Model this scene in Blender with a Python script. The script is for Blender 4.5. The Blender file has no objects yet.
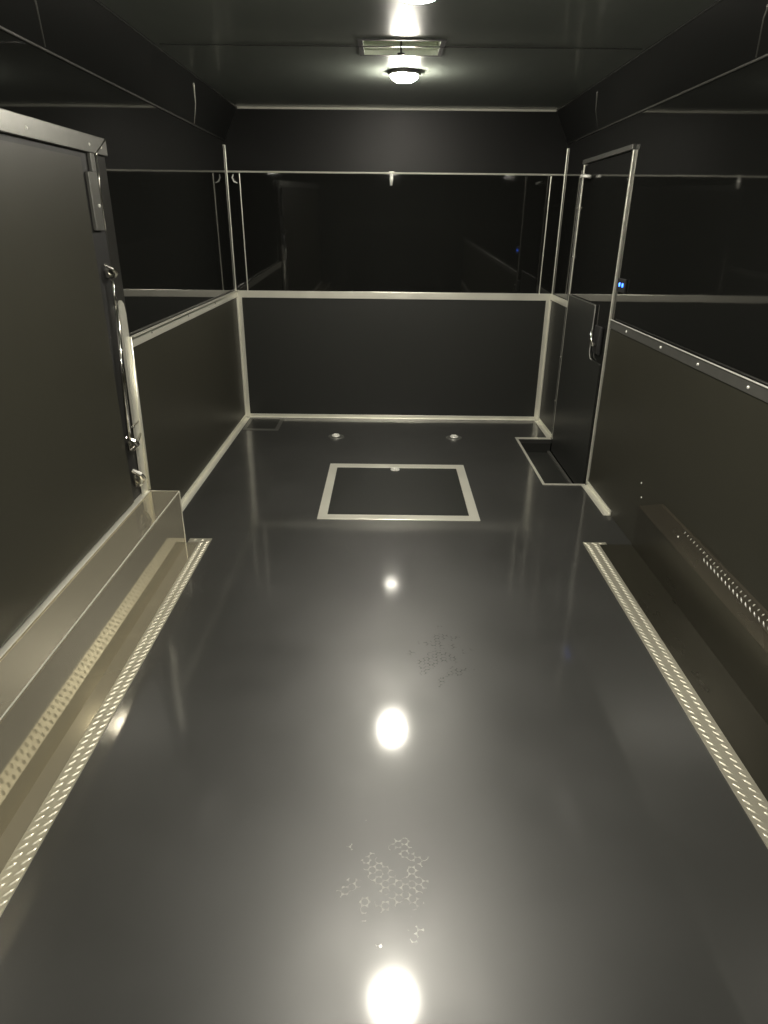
import bpy, bmesh, math, random
from mathutils import Matrix, Vector
random.seed(4)
C = bpy.context.scene.collection
S = bpy.context.scene

# ------------------------------------------------------------------ camera
F, PITCH, ROLL, YAW, CX, CH = 658.9, .4132, .0104, -.0031, -.0427, 1.4981
cam = bpy.data.cameras.new('camera'); camo = bpy.data.objects.new('camera', cam); C.objects.link(camo)
cam.sensor_fit = 'VERTICAL'; cam.sensor_height = 36; cam.lens = F / 1024 * 36; cam.clip_start = .02
sy, cy, sp, cp = math.sin(YAW), math.cos(YAW), math.sin(PITCH), math.cos(PITCH)
fw = Vector((sy * cp, cy * cp, -sp)); rt = Vector((cy, -sy, 0)); dn = Vector((-sy * sp, -cy * sp, -cp))
sr, cr = math.sin(ROLL), math.cos(ROLL)
r2 = cr * rt - sr * dn; d2 = sr * rt + cr * dn
M = Matrix((( r2.x, -d2.x, -fw.x, CX), (r2.y, -d2.y, -fw.y, 0), (r2.z, -d2.z, -fw.z, CH), (0, 0, 0, 1)))
camo.matrix_world = M
S.camera = camo

# ------------------------------------------------------------------ world, exposure
w = bpy.data.worlds.new('night'); S.world = w; w.use_nodes = True
w.node_tree.nodes['Background'].inputs[0].default_value = (.01, .01, .012, 1)
w.node_tree.nodes['Background'].inputs[1].default_value = .2
S.view_settings.view_transform = 'Standard'; S.view_settings.look = 'None'
S.view_settings.exposure = 0.0; S.view_settings.gamma = 1; S.view_settings.use_curve_mapping = False
LAMP = 660.0                     # emission of the ceiling lamp lenses
LAMP_COL = (1.0, .945, .82)

# ------------------------------------------------------------------ sizes
W = 1.23; D = 5.377; B = -1.3; HB = 1.009; HC = 2.029; XC = 1.12; H = 2.238

# ------------------------------------------------------------------ materials
def mat(name, col, rough=.5, metal=0, spec=.5, coat=0, coat_r=.03, noise=None, bump=None, emit=None, estr=0, rvar=None):
    m = bpy.data.materials.new(name); m.use_nodes = True
    nt = m.node_tree; p = nt.nodes['Principled BSDF']
    p.inputs['Base Color'].default_value = (*col, 1); p.inputs['Roughness'].default_value = rough
    p.inputs['Metallic'].default_value = metal; p.inputs['Specular IOR Level'].default_value = spec
    p.inputs['Coat Weight'].default_value = coat; p.inputs['Coat Roughness'].default_value = coat_r
    if emit:
        p.inputs['Emission Color'].default_value = (*emit, 1); p.inputs['Emission Strength'].default_value = estr
    tc = nt.nodes.new('ShaderNodeTexCoord')
    def tex(scale, detail=4, stretch=(1, 1, 1)):
        mp = nt.nodes.new('ShaderNodeMapping'); mp.inputs['Scale'].default_value = stretch
        nt.links.new(tc.outputs['Object'], mp.inputs['Vector'])
        n = nt.nodes.new('ShaderNodeTexNoise'); n.inputs['Scale'].default_value = scale; n.inputs['Detail'].default_value = detail
        nt.links.new(mp.outputs[0], n.inputs['Vector']); return n
    if noise:                      # (scale, amount, stretch) colour variation
        n = tex(noise[0], 5, noise[2]); r = nt.nodes.new('ShaderNodeMapRange')
        r.inputs['To Min'].default_value = 1 - noise[1]; r.inputs['To Max'].default_value = 1 + noise[1]
        nt.links.new(n.outputs['Fac'], r.inputs['Value'])
        v = nt.nodes.new('ShaderNodeVectorMath'); v.operation = 'SCALE'; v.inputs[0].default_value = col
        nt.links.new(r.outputs[0], v.inputs['Scale']); nt.links.new(v.outputs[0], p.inputs['Base Color'])
    if rvar:                       # (scale, lo, hi, stretch)
        n = tex(rvar[0], 4, rvar[3]); r = nt.nodes.new('ShaderNodeMapRange')
        r.inputs['From Min'].default_value = .3; r.inputs['From Max'].default_value = .7
        r.inputs['To Min'].default_value = rvar[1]; r.inputs['To Max'].default_value = rvar[2]
        nt.links.new(n.outputs['Fac'], r.inputs['Value']); nt.links.new(r.outputs[0], p.inputs['Roughness'])
    if bump:                       # (scale, strength, distance, stretch)
        n = tex(bump[0], 3, bump[3]); b = nt.nodes.new('ShaderNodeBump')
        b.inputs['Strength'].default_value = bump[1]; b.inputs['Distance'].default_value = bump[2]
        nt.links.new(n.outputs['Fac'], b.inputs['Height']); nt.links.new(b.outputs[0], p.inputs['Normal'])
        nt.links.new(b.outputs[0], p.inputs['Coat Normal'])
    return m

GLOSS = mat('gloss_black_panel', (.008, .0083, .0076), .035, spec=.8, bump=(1.1, .25, .004, (1, 1, 1)))
CEIL = mat('gloss_black_ceiling', (.17, .19, .17), .3, spec=.6, coat=.35, coat_r=.12, rvar=(3, .28, .4, (1, .3, 1)), bump=(1.6, .3, .006, (1, 1, 1)))
HEADER = mat('satin_black_panel', (.006, .0063, .0058), .5, spec=.22, bump=(1.5, .2, .004, (1, 1, 1)))
MATTE = mat('olive_black_panel', (.030, .029, .021), .42, spec=.45, noise=(6, .06, (1, 1, 1)), bump=(260, .15, .0006, (1, 1, 1)))
DOORM = mat('door_panel_black', (.020, .021, .019), .40, spec=.45, bump=(200, .12, .0006, (1, 1, 1)))
ALU = mat('aluminium_trim', (.85, .84, .74), .32, .62, bump=(7, .5, .004, (1, 1, 1)), noise=(5, .05, (1, 1, 1)), rvar=(5, .30, .38, (1, 1, 1)))
SHEET = mat('aluminium_sheet', (.52, .48, .37), .20, .72, rvar=(4, .04, .09, (1, .3, 1)), bump=(2.2, .3, .003, (1, 1, 1)))
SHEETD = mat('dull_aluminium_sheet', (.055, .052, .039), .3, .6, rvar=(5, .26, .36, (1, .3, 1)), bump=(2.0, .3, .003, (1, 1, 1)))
TREAD = mat('tread_plate', (.52, .50, .41), .42, .7)
BLACK = mat('black_rubber', (.012, .012, .012), .55)
CHROME = mat('chrome', (.8, .79, .74), .12, 1)
BROWNA = mat('anodised_angle', (.20, .20, .185), .36, .7, noise=(20, .1, (1, 1, 1)))
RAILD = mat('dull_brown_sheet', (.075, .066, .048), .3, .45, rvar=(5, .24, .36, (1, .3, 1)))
ZINC = mat('bright_zinc', (.9, .9, .84), .35, .35)
DARKA = mat('dark_anodised_rail', (.05, .05, .046), .34, .6)
COVE = mat('cove_black', (.008, .0085, .008), .3, spec=.35)
WHITE = mat('white_plastic', (.90, .96, .82), .45)
LENS = mat('lamp_lens', (.9, .9, .85), .3, emit=LAMP_COL, estr=LAMP)
LED = mat('blue_led', (.02, .05, .6), .4, emit=(.04, .16, 1.0), estr=6)
GREYP = mat('seam_strip', (.05, .052, .048), .2, .0, spec=.8)

def floor_material():
    m = bpy.data.materials.new('rubber_floor'); m.use_nodes = True; nt = m.node_tree; p = nt.nodes['Principled BSDF']
    L = nt.links.new
    p.inputs['Base Color'].default_value = (.021, .0215, .0198, 1); p.inputs['Specular IOR Level'].default_value = 1.0
    p.inputs['Coat Weight'].default_value = .9; p.inputs['Coat Roughness'].default_value = .09
    tc = nt.nodes.new('ShaderNodeTexCoord')
    n = nt.nodes.new('ShaderNodeTexNoise'); n.inputs['Scale'].default_value = 2.2; n.inputs['Detail'].default_value = 5
    L(tc.outputs['Object'], n.inputs['Vector'])
    r = nt.nodes.new('ShaderNodeMapRange'); r.inputs['From Min'].default_value = .3; r.inputs['From Max'].default_value = .7
    r.inputs['To Min'].default_value = .37; r.inputs['To Max'].default_value = .47
    L(n.outputs['Fac'], r.inputs['Value'])
    # honeycomb floor texture; its sheen in the reflections is painted in as two patches
    sx = nt.nodes.new('ShaderNodeSeparateXYZ'); L(tc.outputs['Object'], sx.inputs[0])
    def mth(op, a, b=None):
        q = nt.nodes.new('ShaderNodeMath'); q.operation = op
        for i, v in enumerate((a, b)):
            if v is None: continue
            if isinstance(v, (int, float)): q.inputs[i].default_value = v
            else: L(v, q.inputs[i])
        return q.outputs[0]
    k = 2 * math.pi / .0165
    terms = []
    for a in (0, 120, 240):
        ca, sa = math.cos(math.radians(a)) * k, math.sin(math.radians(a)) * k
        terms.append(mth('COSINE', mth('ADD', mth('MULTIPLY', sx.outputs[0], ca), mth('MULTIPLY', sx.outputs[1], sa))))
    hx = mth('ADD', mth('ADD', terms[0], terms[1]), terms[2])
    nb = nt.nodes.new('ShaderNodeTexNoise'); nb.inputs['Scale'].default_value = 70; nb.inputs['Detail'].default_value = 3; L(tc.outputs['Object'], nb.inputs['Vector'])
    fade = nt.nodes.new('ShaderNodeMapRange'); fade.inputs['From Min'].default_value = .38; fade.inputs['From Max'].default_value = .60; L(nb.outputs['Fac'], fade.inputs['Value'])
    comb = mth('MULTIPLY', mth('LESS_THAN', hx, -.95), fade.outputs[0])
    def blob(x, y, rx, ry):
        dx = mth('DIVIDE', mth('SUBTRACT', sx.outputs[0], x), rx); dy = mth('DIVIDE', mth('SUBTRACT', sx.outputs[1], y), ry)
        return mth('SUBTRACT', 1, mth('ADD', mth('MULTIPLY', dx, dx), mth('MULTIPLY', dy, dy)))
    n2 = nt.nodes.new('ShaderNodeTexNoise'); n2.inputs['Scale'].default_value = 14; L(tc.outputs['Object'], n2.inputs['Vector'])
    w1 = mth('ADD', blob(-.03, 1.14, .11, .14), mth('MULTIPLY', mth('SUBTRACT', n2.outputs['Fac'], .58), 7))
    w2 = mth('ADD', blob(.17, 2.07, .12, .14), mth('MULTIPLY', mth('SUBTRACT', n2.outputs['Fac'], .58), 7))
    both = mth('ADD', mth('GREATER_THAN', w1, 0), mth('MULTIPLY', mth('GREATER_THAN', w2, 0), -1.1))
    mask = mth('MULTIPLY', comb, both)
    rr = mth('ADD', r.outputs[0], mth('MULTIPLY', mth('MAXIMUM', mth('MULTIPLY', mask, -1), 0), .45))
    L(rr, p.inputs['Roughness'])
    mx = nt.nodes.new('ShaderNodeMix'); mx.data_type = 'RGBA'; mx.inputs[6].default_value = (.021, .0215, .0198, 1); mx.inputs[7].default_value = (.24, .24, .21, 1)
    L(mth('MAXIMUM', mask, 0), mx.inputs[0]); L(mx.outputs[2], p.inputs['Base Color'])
    bp = nt.nodes.new('ShaderNodeBump'); bp.inputs['Strength'].default_value = .35; bp.inputs['Distance'].default_value = .0012
    n3 = nt.nodes.new('ShaderNodeTexNoise'); n3.inputs['Scale'].default_value = 3; L(tc.outputs['Object'], n3.inputs['Vector'])
    L(mth('ADD', mth('MULTIPLY', mask, .55), mth('MULTIPLY', n3.outputs['Fac'], 1.5)), bp.inputs['Height'])
    L(bp.outputs[0], p.inputs['Normal']); L(bp.outputs[0], p.inputs['Coat Normal'])
    return m
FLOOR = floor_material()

# ------------------------------------------------------------------ mesh helpers
def box(bm, x0, x1, y0, y1, z0, z1, bev=0):
    g = bmesh.ops.create_cube(bm, size=1)['verts']
    for v in g:
        v.co = Vector((x0 + (v.co.x + .5) * (x1 - x0), y0 + (v.co.y + .5) * (y1 - y0), z0 + (v.co.z + .5) * (z1 - z0)))
    if bev:
        ed = list({e for v in g for e in v.link_edges})
        bmesh.ops.bevel(bm, geom=ed, offset=bev, segments=2, affect='EDGES', profile=.5)
def quad(bm, *ps): bm.faces.new([bm.verts.new(p) for p in ps])
def tube(bm, pts, r, n=10, caps=True):
    rings = []
    pts = [Vector(p) for p in pts]
    for i, p in enumerate(pts):
        t = (pts[min(i + 1, len(pts) - 1)] - pts[max(i - 1, 0)]).normalized()
        a = t.orthogonal() if i == 0 else (pa - t * pa.dot(t))
        a.normalize(); pa = a; b = t.cross(a)
        rr = r[i] if isinstance(r, (list, tuple)) else r
        rings.append([bm.verts.new(p + (a * math.cos(2 * math.pi * k / n) + b * math.sin(2 * math.pi * k / n)) * rr) for k in range(n)])
    for A, Bq in zip(rings, rings[1:]):
        for k in range(n): bm.faces.new((A[k], A[(k + 1) % n], Bq[(k + 1) % n], Bq[k]))
    if caps: bm.faces.new(rings[0][::-1]); bm.faces.new(rings[-1])
def lathe(bm, prof, n=32, M=Matrix()):          # prof: (radius, height)
    rings = []
    for r, z in prof:
        if r < 1e-6: rings.append([bm.verts.new(M @ Vector((0, 0, z)))])
        else: rings.append([bm.verts.new(M @ Vector((r * math.cos(2 * math.pi * k / n), r * math.sin(2 * math.pi * k / n), z))) for k in range(n)])
    for A, Bq in zip(rings, rings[1:]):
        for k in range(n):
            a = [A[0]] if len(A) == 1 else [A[k], A[(k + 1) % n]]
            b = [Bq[0]] if len(Bq) == 1 else [Bq[(k + 1) % n], Bq[k]]
            if len(a) + len(b) > 2: bm.faces.new(a + b)
def obj(name, bm, m, parent=None, smooth=False):
    bmesh.ops.recalc_face_normals(bm, faces=bm.faces)
    me = bpy.data.meshes.new(name); bm.to_mesh(me); bm.free(); me.materials.append(m)
    if smooth:
        for f in me.polygons: f.use_smooth = True
    o = bpy.data.objects.new(name, me); C.objects.link(o)
    if parent:
        o.parent = parent; o.matrix_parent_inverse = Matrix.Translation(-parent.location)
    return o
def B1(name, m, *a, parent=None, bev=0):
    bm = bmesh.new(); box(bm, *a, bev=bev); return obj(name, bm, m, parent)
def struct(name, bm, m):
    o = obj(name, bm, m); o['kind'] = 'structure'; return o
def thing(name, label, cat, loc, group=None):
    o = bpy.data.objects.new(name, None); C.objects.link(o); o.location = loc; o.empty_display_size = .05
    o['label'] = label; o['category'] = cat
    if group: o['group'] = group
    return o
def tag(o, label, cat, group=None):
    o['label'] = label; o['category'] = cat
    if group: o['group'] = group
    return o
def rivets(parent, pts, nrm, r=.006, m=None):
    q = Vector((0, 0, 1)).rotation_difference(Vector(nrm)).to_matrix().to_4x4()
    for p in pts:
        bm = bmesh.new()
        lathe(bm, [(r, 0), (r * .9, r * .3), (r * .55, r * .6), (0, r * .7)], 10, Matrix.Translation(p) @ q)
        obj('rivet', bm, m or CHROME, parent, True)

# ------------------------------------------------------------------ the shell
SX0, SY0, SY1 = .955, 3.885, 4.83              # recessed step by the side door
bm = bmesh.new(); T = -.12
for a in ((-W, SX0, B, D), (SX0, W, B, SY0), (SX0, W, SY1, D)):
    box(bm, a[0], a[1], a[2], a[3], -.03, 0)
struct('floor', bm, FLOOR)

bm = bmesh.new(); box(bm, -W - .05, W + .05, D, D + .05, T, H + .05); wf = struct('wall_front', bm, HEADER)
bm = bmesh.new()                                 # the middle panel leans in a little
ya, yb = D - .002, D - .019
v = [bm.verts.new(p) for p in ((-W, ya, HB - .03), (W, ya, HB - .03), (W, yb, 1.826), (-W, yb, 1.826), (-W, D + .001, HB - .03), (W, D + .001, HB - .03), (W, D + .001, 1.826), (-W, D + .001, 1.826))]
for f in ((0, 1, 2, 3), (4, 7, 6, 5), (0, 4, 5, 1), (3, 2, 6, 7), (0, 3, 7, 4), (1, 5, 6, 2)): bm.faces.new([v[i] for i in f])
obj('middle_panel', bm, GLOSS, wf)
B1('lower_panel', DOORM, -W, W, D - .006, D + .001, 0, HB - .02, parent=wf)
bm = bmesh.new(); box(bm, -W - .05, W + .05, B - .05, B, T, H + .05); struct('wall_rear', bm, GLOSS)
bm = bmesh.new(); box(bm, -XC, XC, B, D, H, H + .05)
struct('ceiling', bm, CEIL)
for sgn, side in ((-1, 'left'), (1, 'right')):
    bm = bmesh.new()
    box(bm, min(sgn * W, sgn * (W + .05)), max(sgn * W, sgn * (W + .05)), B, D, T, HC)
    wl = struct('wall_' + side, bm, GLOSS)
    # slanting cove between wall and ceiling
    bm = bmesh.new()
    xs = [sgn * W, sgn * (XC + .03), sgn * XC]; zs = [HC, H - .012, H]
    pts = [(sgn * W, HC), (sgn * XC, H), (sgn * (W + .05), H + .05), (sgn * (W + .05), HC)]
    f0 = [bm.verts.new((x, B, z)) for x, z in pts]; f1 = [bm.verts.new((x, D, z)) for x, z in pts]
    n = len(pts)
    for i in range(n): bm.faces.new((f0[i], f0[(i + 1) % n], f1[(i + 1) % n], f1[i]))
    bm.faces.new(f0); bm.faces.new(f1[::-1])
    cv = wl = struct('trim_%d' % (20 if sgn < 0 else 21), bm, COVE)
    # cove edge beads and cross seams
    bm = bmesh.new(); tube(bm, [(sgn * (W - .004), B, HC), (sgn * (W - .004), D, HC)], .0045, 8); obj('cove_bead', bm, BROWNA, wl, True)
    bm = bmesh.new(); tube(bm, [(sgn * (XC + .004), B, H - .006), (sgn * (XC + .004), D, H - .006)], .004, 8); obj('cove_bead', bm, GREYP, wl, True)
    for y, ymid, ytop in ((2.69, 2.57, 2.45), (4.57, 4.46, 4.30)) if sgn < 0 else ((2.74, 2.64, 2.50), (4.63, 4.56, 4.42)):
        bm = bmesh.new(); tube(bm, [(sgn * (W - .003), y, HC + .01), (sgn * (W - .050), ymid, HC + .10), (sgn * (XC + .018), ytop, H - .04)], .0045, 8)
        obj('cove_seam', bm, ALU if sgn < 0 and y > 4 else BROWNA, wl, True)

wl = bpy.data.objects['wall_left']; wr = bpy.data.objects['wall_right']
B1('lower_panel', MATTE, -W - .001, -W + .006, 3.06, D - .006, 0, HB - .03, parent=wl)
B1('lower_panel', MATTE, W - .006, W + .001, B, 3.86, 0, HB - .03, parent=wr)
B1('lower_panel', DOORM, W - .006, W + .001, SY1 + .03, D - .006, 0, HB - .03, parent=wr)

# aluminium trims of the shell
def trim(n, parts, m=ALU, bev=.0015):
    bm = bmesh.new()
    for a in parts: box(bm, *a, bev=bev)
    return struct('trim_%d' % n, bm, m)
trim(1, [(-W + .01, W - .01, D - .014, D - .0062, HB - .052, HB)])                                  # front wall belt rail
trim(2, [(-W + .04, W - .04, D - .013, D - .0062, 0.0, .030), (-W + .04, W - .04, D - .03, D - .013, 0, .006)])  # front wall foot
for i, s in ((3, -1), (4, 1)):                                                                       # lower corner angles
    trim(i, [(min(s * W, s * (W - .045)), max(s * W, s * (W - .045)), D - .016, D - .0063, .0, HB - .052),
             (min(s * (W - .0062), s * (W - .014)), max(s * (W - .0062), s * (W - .014)), D - .04, D - .016, 0, HB - .052)])
for i, s in ((5, -1), (6, 1)):                                                                       # upper corner lines
    bm = bmesh.new(); tube(bm, [(s * (W - .005), D - .018, HB), (s * (W - .005), D - .018, HC - .03)], .0045, 8)
    o = struct('trim_%d' % i, bm, ALU)
bm = bmesh.new(); tube(bm, [(-W + .01, D - .018, 1.830), (W - .01, D - .018, 1.830)], .0065, 8); struct('trim_7', bm, ALU)
for i, x in ((8, -1.135), (9, 1.127)):
    bm = bmesh.new(); tube(bm, [(x, D - .004, HB), (x, D - .021, 1.82)], .0042, 8); struct('trim_%d' % i, bm, ALU)
bm = bmesh.new(); tube(bm, [(-XC, D - .006, H - .006), (XC, D - .006, H - .006)], .008, 8); struct('trim_10', bm, ALU)
t = trim(11, [(-W + .0062, -W + .013, 3.065, D - .016, HB - .048, HB), (-W + .0062, -W + .03, 3.065, D - .016, HB, HB + .004)])
rivets(t, [(-W + .013, y, HB - .02) for y in (3.35, 4.0, 4.65)], (1, 0, 0), .005)
t = trim(12, [(W - .013, W - .0062, B, 3.86, HB - .045, HB), (W - .017, W - .0062, B, 3.86, HB, HB + .004)], BROWNA)
bm = bmesh.new(); tube(bm, [(W - .017, B, HB + .003), (W - .017, 3.86, HB + .003)], .003, 8); obj('top_edge', bm, ZINC, t, True)
rivets(t, [(W - .013, y, HB - .024) for y in (1.5, 2.29, 2.70, 3.1, 3.58)], (-1, 0, 0), .007, ZINC)
trim(13, [(W - .013, W - .0062, SY1 + .03, D - .016, HB - .045, HB)])
trim(14, [(-W + .006, -W + .045, 3.0, D - .04, 0, .005), (-W + .006, -W + .012, 3.0, D - .04, .005, .03)])  # left floor angle
trim(15, [(W - .045, W - .006, SY1 + .045, D - .04, 0, .005), (W - .012, W - .006, SY1 + .045, D - .04, .005, .03)])
trim(16, [(W - .048, W - .006, 3.40, SY0 - .015, 0, .005), (W - .012, W - .006, 3.40, SY0 - .015, .005, .03)])
# thin ceiling joints
trim(17, [(-XC + .02, XC - .02, 3.60, 3.612, H - .003, H)], GREYP, 0)

# ------------------------------------------------------------------ side entry door (right) and its recessed step
o = thing('door_1', '', '', (W, 4.36, 0)); del o['label']; del o['category']; o['kind'] = 'structure'; dr = o
bm = bmesh.new()
Y0, Y1 = 3.90, 4.825
box(bm, W - .008, W + .002, Y0, Y1, -.10, 1.85); obj('door_leaf', bm, GLOSS, dr)
# lower wainscot of the door with a notch cut for the latch
bm = bmesh.new()
poly = [(Y0 + .03, -.08), (Y1 - .02, -.08), (Y1 - .02, 1.055), (4.16, 1.055), (4.16, .78), (4.13, .74), (Y0 + .03, .74)]
fa = [bm.verts.new((W - .018, y, z)) for y, z in poly]; fb = [bm.verts.new((W - .008, y, z)) for y, z in poly]
bm.faces.new(fa); bm.faces.new(fb[::-1])
for i in range(len(poly)): bm.faces.new((fa[i], fa[(i + 1) % len(poly)], fb[(i + 1) % len(poly)], fb[i]))
obj('lower_panel', bm, DOORM, dr)
bm = bmesh.new()
tube(bm, [(W - .019, y, z) for y, z in ((Y1 - .02, 1.055), (4.17, 1.055), (4.16, 1.045), (4.16, .78), (4.13, .745), (4.09, .74))], .0045, 8)
obj('panel_edging', bm, BROWNA, dr, True)
bm = bmesh.new()
box(bm, W - .012, W + .001, Y0 - .016, Y0, 0, 1.86, .002); obj('door_jamb', bm, ALU, dr)
bm = bmesh.new()
box(bm, W - .012, W + .001, Y1, Y1 + .016, 0, 1.86, .002); obj('door_jamb', bm, ALU, dr)
bm = bmesh.new(); box(bm, W - .010, W + .001, Y1 + .055, Y1 + .066, 0.02, 1.83, .002); obj('door_jamb', bm, BROWNA, dr)
bm = bmesh.new(); box(bm, W - .020, W + .001, Y0 - .015, Y1 + .022, 1.86, 1.885, .002); obj('door_header', bm, BROWNA, dr)
hnd = B1('latch_plate', BLACK, W - .026, W - .008, 3.97, 4.10, .79, .95, parent=dr, bev=.006)
bm = bmesh.new(); tube(bm, [(W - .026, 4.03, .84), (W - .05, 4.03, .845), (W - .055, 4.04, .87), (W - .055, 4.05, .92)], [.012, .011, .010, .008], 10)
obj('latch_handle', bm, CHROME, hnd, True)
for z in (.10, .30, .62, 1.3, 1.6):
    bm = bmesh.new(); lathe(bm, [(.009, 0), (.008, .004), (0, .006)], 10, Matrix.Translation((W - .02, Y1 + .011, z)) @ Matrix.Rotation(-math.pi / 2, 4, 'Y'))
    obj('hinge_screw', bm, CHROME, dr, True)
bm = bmesh.new(); tube(bm, [(W - .02, 4.74, 1.79), (W - .05, 4.72, 1.785), (W - .055, 4.62, 1.78), (W - .02, 4.60, 1.775)], .010, 10)
obj('bent_bar', bm, ZINC, dr, True)  # bright bent bar near the head of the door

st = thing('entry_step', 'recessed step well with thin aluminium lip at the foot of the side door', 'step', (1.09, 4.36, -.1))
bm = bmesh.new()
box(bm, SX0, W - .02, SY0, SY1, -.115, -.105)
obj('tread', bm, DOORM, st)
bm = bmesh.new()
box(bm, SX0 - .004, SX0, SY0, SY1, -.115, -.031); box(bm, SX0, W - .02, SY0 - .004, SY0, -.115, -.031); box(bm, SX0, W - .02, SY1, SY1 + .004, -.115, -.031)
obj('riser', bm, DOORM, st)
bm = bmesh.new()
box(bm, SX0 - .014, SX0 + .002, SY0 - .018, SY1 + .036, 0, .004); obj('lip', bm, ALU, st)
bm = bmesh.new(); box(bm, SX0 + .002, W - .021, SY0 - .018, SY0 + .002, 0, .004); obj('lip', bm, ALU, st)
bm = bmesh.new(); box(bm, SX0 + .002, W - .021, SY1 - .002, SY1 + .036, 0, .004); obj('lip', bm, ALU, st)
bm = bmesh.new(); box(bm, W - .04, W - .021, SY0 + .004, SY1 - .004, -.105, -.09); obj('sill_angle', bm, BROWNA, st)

# ------------------------------------------------------------------ escape door on the left wall
dl = thing('door_2', '', '', (-W, 1.4, .3)); del dl['label']; del dl['category']; dl['kind'] = 'structure'
B1('door_leaf', MATTE, -W, -W + .022, B + .02, 2.80, .305, 1.715, parent=dl)
B1('seal', BLACK, -W, -W + .014, B + .02, 2.985, 1.715, 1.737, parent=dl)
B1('seal', BLACK, -W, -W + .014, 2.80, 2.955, .305, 1.715, parent=dl)
bm = bmesh.new(); box(bm, -W, -W + .030, B + .02, 3.055, 1.737, 1.801, .003)
tr = obj('frame_rail', bm, BROWNA, dl)
rivets(tr, [(-W + .030, y, 1.765) for y in (1.4, 2.40, 2.88)], (1, 0, 0), .006, ZINC)
bm = bmesh.new(); box(bm, -W, -W + .018, 2.955, 3.050, .296, 1.737, .003)
fr = obj('frame_rail', bm, DARKA, dl)
bm = bmesh.new()
box(bm, -W + .014, -W + .030, 2.835, 2.915, 1.46, 1.67, .003); box(bm, -W + .014, -W + .030, 2.880, 2.915, 1.67, 1.737, .003)
cb = obj('corner_bracket', bm, BROWNA, dl)
bm = bmesh.new(); tube(bm, [(-W + .030, 3.050, 1.80), (-W + .032, 2.925, 1.735), (-W + .030, 2.917, 1.46)], .0035, 8)
obj('bracket_edge', bm, CHROME, cb, True)
rivets(cb, [(-W + .030, 2.89, 1.55), (-W + .030, 2.990, 1.765)], (1, 0, 0), .007, ZINC)
# forward flange with a rounded top
bm = bmesh.new()
pts = [(2.915, .296), (2.985, .296), (3.010, 1.12), (3.0, 1.165), (2.978, 1.18), (2.955, 1.165), (2.945, 1.12)]
fa = [bm.verts.new((-W + .030, y, z)) for y, z in pts]; fb = [bm.verts.new((-W + .018, y, z)) for y, z in pts]
bm.faces.new(fa); bm.faces.new(fb[::-1])
for i in range(len(pts)): bm.faces.new((fa[i], fa[(i + 1) % len(pts)], fb[(i + 1) % len(pts)], fb[i]))
fl = obj('hinge_flange', bm, ALU, dl)
bm = bmesh.new(); tube(bm, [(-W + .034, 3.002, 1.02), (-W + .034, 2.976, .30)], .008, 10); obj('hinge_pin', bm, ALU, fl, True)
# locking rod and cams
bm = bmesh.new(); tube(bm, [(-W + .035, 2.895, 1.27), (-W + .035, 2.895, 1.20), (-W + .035, 2.895, 1.17)], [.006, .007, .010], 12)
tube(bm, [(-W + .035, 2.895, 1.17), (-W + .035, 2.825, .60)], .010, 12)
rod = obj('locking_rod', bm, CHROME, dl, True)
for z, s, dy in ((1.30, 1, .0), (.57, 1.3, -.05), (.40, 1.6, -.04)):
    bm = bmesh.new()
    tube(bm, [(-W + .02, 2.875, z + .03 * s), (-W + .05, 2.885, z + .015 * s), (-W + .055, 2.900, z), (-W + .04, 2.915, z - .015 * s), (-W + .025, 2.920, z - .025 * s)], [.006 * s, .009 * s, .010 * s, .008 * s, .006 * s], 10)
    box(bm, -W + .018, -W + .03, 2.875, 2.93, z - .02 * s, z + .012 * s, .002)
    bmesh.ops.translate(bm, verts=bm.verts, vec=(0, dy, 0))
    obj('cam_keeper', bm, CHROME, rod)
bm = bmesh.new(); tube(bm, [(-W + .035, 2.83, .64), (-W + .034, 2.96, .645)], .004, 8); tube(bm, [(-W + .035, 2.82, .55), (-W + .05, 2.87, .565), (-W + .034, 2.965, .585)], .005, 8)
obj('rod_clip', bm, CHROME, rod, True)

# ------------------------------------------------------------------ wheel box on the left, flush cover on the right
bx = thing('wheel_box', 'bare aluminium box over the wheel well, running along the left wall below the escape door', 'wheel box', (-1.14, 1.0, 0))
bm = bmesh.new(); box(bm, -W + .007, -1.052, B, 2.978, .282, .292, .002); obj('top_sheet', bm, SHEET, bx)
bm = bmesh.new(); box(bm, -1.055, -1.050, B, 2.972, 0.0, .2825); obj('side_sheet', bm, SHEET, bx)
bm = bmesh.new(); box(bm, -W + .047, -1.055, 2.966, 2.972, 0.0, .282); obj('end_sheet', bm, SHEET, bx)
bm = bmesh.new(); tube(bm, [(-1.052, B, .291), (-1.052, 2.976, .291), (-W + .01, 2.976, .291)], .0028, 8); tube(bm, [(-1.050, 2.973, .288), (-1.050, 2.973, .004)], .0028, 8)
obj('folded_edge', bm, ALU, bx)
bm = bmesh.new(); box(bm, -W + .007, -W + .036, B, 2.965, .2921, .297, .001); tube(bm, [(-W + .038, B, .296), (-W + .038, 2.965, .296)], .003, 8); obj('wall_flange', bm, ALU, bx)
bm = bmesh.new(); box(bm, -1.050, -.9935, B, 3.00, 0, .0035); obj('floor_flange', bm, SHEET, bx)

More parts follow.
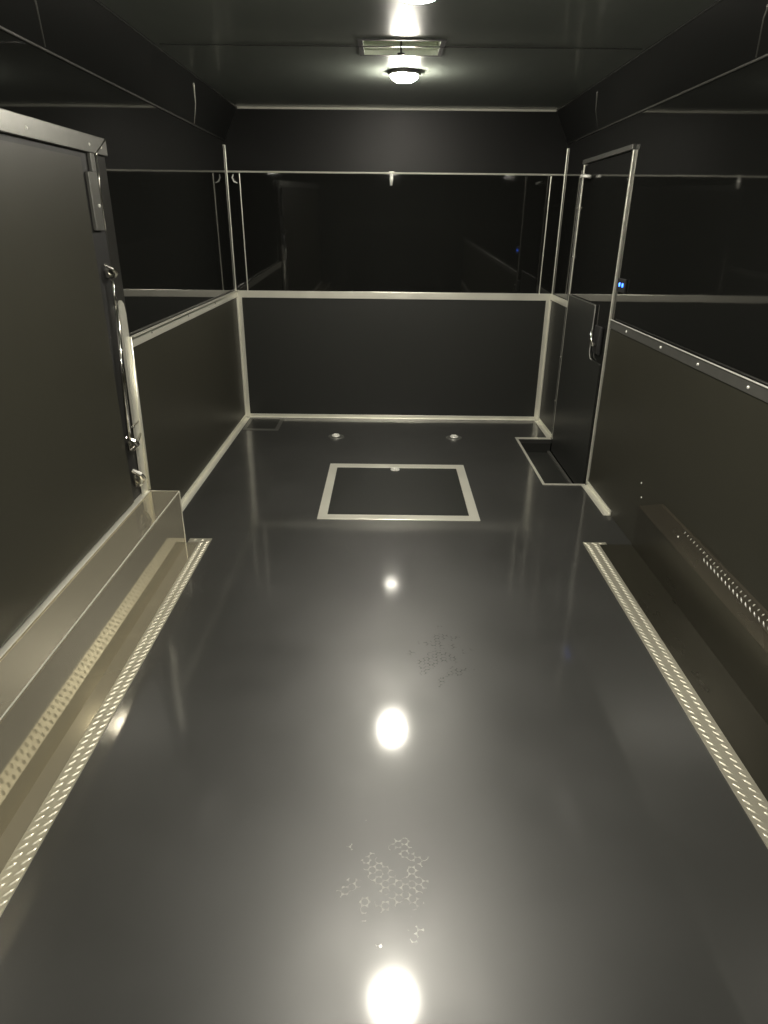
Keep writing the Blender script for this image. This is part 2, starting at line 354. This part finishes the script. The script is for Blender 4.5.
bx = thing('wheel_cover', 'dull low aluminium cover sheet at the base of the right wall', 'wheel cover', (1.2, 1.0, 0))
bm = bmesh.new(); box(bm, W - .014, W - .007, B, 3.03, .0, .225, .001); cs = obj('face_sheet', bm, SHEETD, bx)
bm = bmesh.new()                                  # upper rail of the cover with a mitred front end
pts = [(B, .222), (3.02, .222), (2.78, .335), (B, .335)]
fa = [bm.verts.new((W - .020, y, z)) for y, z in pts]; fb = [bm.verts.new((W - .0065, y, z)) for y, z in pts]
bm.faces.new(fa); bm.faces.new(fb[::-1])
for i in range(4): bm.faces.new((fa[i], fa[(i + 1) % 4], fb[(i + 1) % 4], fb[i]))
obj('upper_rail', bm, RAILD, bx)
bm = bmesh.new()                                  # raised tread bars on the rail
y = B + .02; k = 0
while y < 2.50:
    for zz, a in ((.322, -1), (.297, 1)):
        if y > 2.3 and zz < .31: continue
        L_, w_ = .011, .0032
        c0, s0 = math.cos(math.radians(50 * a)), math.sin(math.radians(50 * a))
        P = [(-L_, 0), (0, -w_), (L_, 0), (0, w_)]
        vs = [bm.verts.new((W - .0201, y + .014 * (a > 0) + c0 * u - s0 * v, zz + s0 * u + c0 * v)) for u, v in P]
        tp = bm.verts.new((W - .0232, y + .014 * (a > 0), zz))
        for i in range(4): bm.faces.new((vs[i], vs[(i + 1) % 4], tp))
    y += .030
obj('tread_bars', bm, ZINC, bx)
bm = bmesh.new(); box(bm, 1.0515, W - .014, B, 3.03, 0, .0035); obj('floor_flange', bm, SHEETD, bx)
rivets(cs, [(W - .0065, 3.06, .33), (W - .0065, 3.03, .265), (W - .020, 2.55, .28)], (-1, 0, 0), .005, ZINC)

# ------------------------------------------------------------------ tread plate strips edging the floor
def tread_strip(label, x0, x1, yend, wy, xe):
    t = thing('tread_strip', label, 'trim strip', ((x0 + x1) / 2, 1.0, 0), None)
    bm = bmesh.new(); box(bm, x0, x1, B, yend, 0, .0035); box(bm, min(x0, xe), max(x1, xe), yend - .0005, yend + wy, 0, .0035)
    z = .0035
    def loz(cx, cy, a, L=.0125, Wd=.0042, h=.0022):
        ca, sa = math.cos(a), math.sin(a)
        ps = [(-L, 0, 0), (-L * .5, -Wd, 0), (L * .5, -Wd, 0), (L, 0, 0), (L * .5, Wd, 0), (-L * .5, Wd, 0)]
        vs = [bm.verts.new((cx + ca * u - sa * v, cy + sa * u + ca * v, z)) for u, v, _ in ps]
        tt = [bm.verts.new((cx + ca * u, cy + sa * u, z + h)) for u in (-L * .45, L * .45)]
        for f in ((vs[0], vs[1], tt[0]), (vs[1], vs[2], tt[1], tt[0]), (vs[2], vs[3], tt[1]), (vs[3], vs[4], tt[1]), (vs[4], vs[5], tt[0], tt[1]), (vs[5], vs[0], tt[0])):
            bm.faces.new(f)
    nc = 2; step = (x1 - x0) / nc; k = 0
    y = B + .02
    while y < yend - .005:
        for c in range(nc):
            loz(x0 + step * (c + .5), y + (c % 2) * .0145, math.radians(50 if x0 < 0 else -50), min(.0165, step * .60))
        y += .029
    xx = min(x0, xe) + .012
    while xx < max(x1, xe) - .008:
        loz(xx, yend + wy / 2, math.radians(45 if k % 2 else -45)); xx += .019; k += 1
    obj('plate', bm, TREAD, t)
    return t
tread_strip('bright diamond tread plate strip along the floor beside the left wheel box', -.993, -.935, 3.0, .045, -1.048)
tread_strip('diamond tread plate strip along the floor in front of the right wall', .972, 1.051, 3.02, .030, 1.09)

# ------------------------------------------------------------------ floor hatch, rings, plate
t = thing('floor_hatch', 'square floor hatch with wide aluminium frame in the middle of the floor', 'hatch', (.03, 3.76, 0))
X0, X1, Ya, Yb = -.422, .478, 3.305, 4.215
for a in ((X0, X1, Ya, Ya + .062), (X0, X1, Yb - .07, Yb), (X0, X0 + .052, Ya + .062, Yb - .07), (X1 - .055, X1, Ya + .062, Yb - .07)):
    bm = bmesh.new(); box(bm, *a, 0, .005, .0012); obj('frame_bar', bm, ALU, t)
lid = B1('lid', DOORM, X0 + .055, X1 - .058, Ya + .065, Yb - .073, .0005, .003, parent=t)
bm = bmesh.new(); lathe(bm, [(.030, 0), (.030, .004), (.024, .006), (.018, .004), (0, .003)], 24, Matrix.Translation((.015, 4.11, .003)))
lt = obj('latch', bm, ZINC, t, True)
bm = bmesh.new(); tube(bm, [(-.012, 4.11, .012), (.042, 4.11, .012)], .006, 8); tube(bm, [(.015, 4.11, .012), (.015, 4.075, .012)], .005, 8); obj('latch_handle', bm, ZINC, lt, True)

def ring(loc, label):
    t = thing('tie_down_ring', label, 'tie-down ring', loc, 'tie down rings in the floor by the front wall')
    x, y, z = loc
    bm = bmesh.new(); lathe(bm, [(.060, 0), (.060, .004), (.050, .006), (.040, .0035), (.02, .002), (0, .002)], 28, Matrix.Translation(loc)); obj('dish', bm, BROWNA, t, True)
    bm = bmesh.new()
    tube(bm, [(x + .026 * math.cos(a), y - .004 + .026 * math.sin(a), .012) for a in [i * math.pi / 12 - math.pi for i in range(25)]], .0055, 8, False); obj('ring', bm, ZINC, t, True)
    bm = bmesh.new(); box(bm, x - .020, x + .020, y + .014, y + .030, .003, .019, .004); obj('clamp', bm, ZINC, t)
    bm = bmesh.new(); lathe(bm, [(.010, .002), (.010, .008), (.006, .011), (0, .012)], 12, Matrix.Translation((x, y - .006, 0))); obj('bolt', bm, CHROME, t, True)
ring((-.430, 4.835, 0), 'recessed tie-down ring in the floor, the left of the two near the front wall')
ring((.471, 4.84, 0), 'recessed tie-down ring in the floor, the right of the two near the front wall')

t = thing('floor_plate', 'small flush dark plate with faint metal edging in the front left floor corner', 'floor plate', (-1.03, 5.15, 0))
B1('plate', DOORM, -1.150, -.925, 5.02, 5.30, 0, .003, parent=t)
for a in ((-1.175, -.895, 4.985, 5.02), (-.925, -.895, 5.02, 5.33), (-1.175, -1.150, 5.02, 5.33)):
    B1('edging', BROWNA, *a, 0, .004, parent=t)

# ------------------------------------------------------------------ small fittings
t = thing('power_outlet', 'small black power outlet with two glowing blue lights on the right wall', 'outlet', (W, 3.80, 1.20))
fp = B1('face_plate', BLACK, W - .012, W, 3.715, 3.84, 1.165, 1.235, parent=t, bev=.004)
for y in (3.75, 3.80):
    bm = bmesh.new(); lathe(bm, [(.012, 0), (.010, .003), (0, .004)], 14, Matrix.Translation((W - .0115, y, 1.203)) @ Matrix.Rotation(-math.pi / 2, 4, 'Y')); obj('blue_light', bm, LED, fp, True)

t = thing('wall_hook', 'small curved bright hook at the top left of the front wall under the thin rail', 'hook', (-1.155, D, 1.80))
bm = bmesh.new()
tube(bm, [(-1.140, D - .012, 1.815), (-1.180, D - .014, 1.812), (-1.186, D - .03, 1.79), (-1.175, D - .035, 1.765), (-1.150, D - .035, 1.755)], [.004, .005, .006, .006, .003], 10)
obj('hook', bm, ZINC, t, True)
B1('back_plate', CHROME, -1.150, -1.128, D - .012, D, 1.795, 1.815, parent=t, bev=.002)
t = thing('center_clip', 'small metal clip hanging below the thin rail in the middle of the front wall', 'clip', (-.03, D, 1.79))
bm = bmesh.new(); tube(bm, [(-.03, D - .012, 1.83), (-.03, D - .014, 1.79), (-.032, D - .012, 1.75)], [.013, .014, .010], 12); obj('clip_body', bm, ZINC, t, True)
B1('back_plate', ALU, -.05, -.01, D - .008, D, 1.822, 1.842, parent=t, bev=.002)

# ------------------------------------------------------------------ roof vent
t = thing('roof_vent', 'white lined rectangular roof vent in the ceiling between the two lamps', 'roof vent', (.004, 3.65, H))
VX0, VX1, VY0, VY1 = -.172, .180, 3.50, 3.775
bm = bmesh.new()
for a in ((VX0 - .02, VX1 + .02, VY0 - .02, VY0), (VX0 - .02, VX1 + .02, VY1, VY1 + .02), (VX0 - .02, VX0, VY0, VY1), (VX1, VX1 + .02, VY0, VY1)):
    box(bm, *a, H - .003, H)
obj('flange', bm, BLACK, t)
bm = bmesh.new()
z1 = H + .06
for s in (0,):
    quad(bm, (VX0, VY1 - .003, H - .002), (VX1, VY1 - .003, H - .002), (VX1, VY1 - .003, z1), (VX0, VY1 - .003, z1))
    quad(bm, (VX0, VY0 + .002, H - .002), (VX0, VY0 + .002, z1), (VX1, VY0 + .002, z1), (VX1, VY0 + .002, H - .002))
    quad(bm, (VX0 + .002, VY0, H - .002), (VX0 + .002, VY1, H - .002), (VX0 + .002, VY1, z1), (VX0 + .002, VY0, z1))
    quad(bm, (VX1 - .002, VY0, H - .002), (VX1 - .002, VY0, z1), (VX1 - .002, VY1, z1), (VX1 - .002, VY1, H - .002))
obj('liner', bm, WHITE, t)
bm = bmesh.new(); quad(bm, (VX0, VY0, z1), (VX1, VY0, z1), (VX1, VY1, z1), (VX0, VY1, z1)); obj('cover', bm, WHITE, t)
bm = bmesh.new(); tube(bm, [(.004, VY1 - .03, H - .005), (.004, VY1 - .03, H + .055)], .004, 8); lathe(bm, [(.0, -.008), (.016, -.007), (.018, 0), (0, .004)], 16, Matrix.Translation((.004, VY1 - .03, H))); obj('crank_knob', bm, BLACK, t, True)

# cut the vent opening through the ceiling panel
ce = bpy.data.objects['ceiling']; me = ce.data
bm = bmesh.new()
for a in ((-XC, VX0, B, D), (VX1, XC, B, D), (VX0, VX1, B, VY0), (VX0, VX1, VY1, D)): box(bm, *a, H, H + .05)
bm.to_mesh(me); bm.free()

# ------------------------------------------------------------------ ceiling lamps
def lamp(x, y, zc, label, r=.074):
    t = thing('ceiling_lamp', label, 'ceiling lamp', (x, y, H), 'round ceiling lamps')
    Mx = Matrix.Translation((x, y, zc))
    bm = bmesh.new(); lathe(bm, [(0, 0), (r + .014, 0), (r + .016, -.008), (r + .010, -.018), (r + .001, -.020), (r + .001, -.010), (0, -.008)], 36, Mx); obj('housing', bm, BROWNA, t, True)
    if zc < H - .01:
        bm = bmesh.new(); lathe(bm, [(0, H - zc), (r * .75, H - zc), (r * .75, H - zc - .012), (r * .3, H - zc - .016), (r * .3, .004), (r * .6, 0), (0, 0)], 28, Mx); obj('drop_mount', bm, BROWNA, t, True)
    bm = bmesh.new(); lathe(bm, [(r, -.012), (r, -.020), (r * .92, -.034), (r * .6, -.047), (0, -.052)], 36, Mx); obj('lens', bm, LENS, t, True)
lamp(.028, 4.15, H, 'glowing round ceiling lamp just beyond the white roof vent')
lamp(.024, 2.03, 2.062, 'glowing round ceiling lamp nearest the camera, cut by the top of the photo')
lamp(.0, .0, H, 'glowing round ceiling lamp overhead, behind the top edge of the photo')
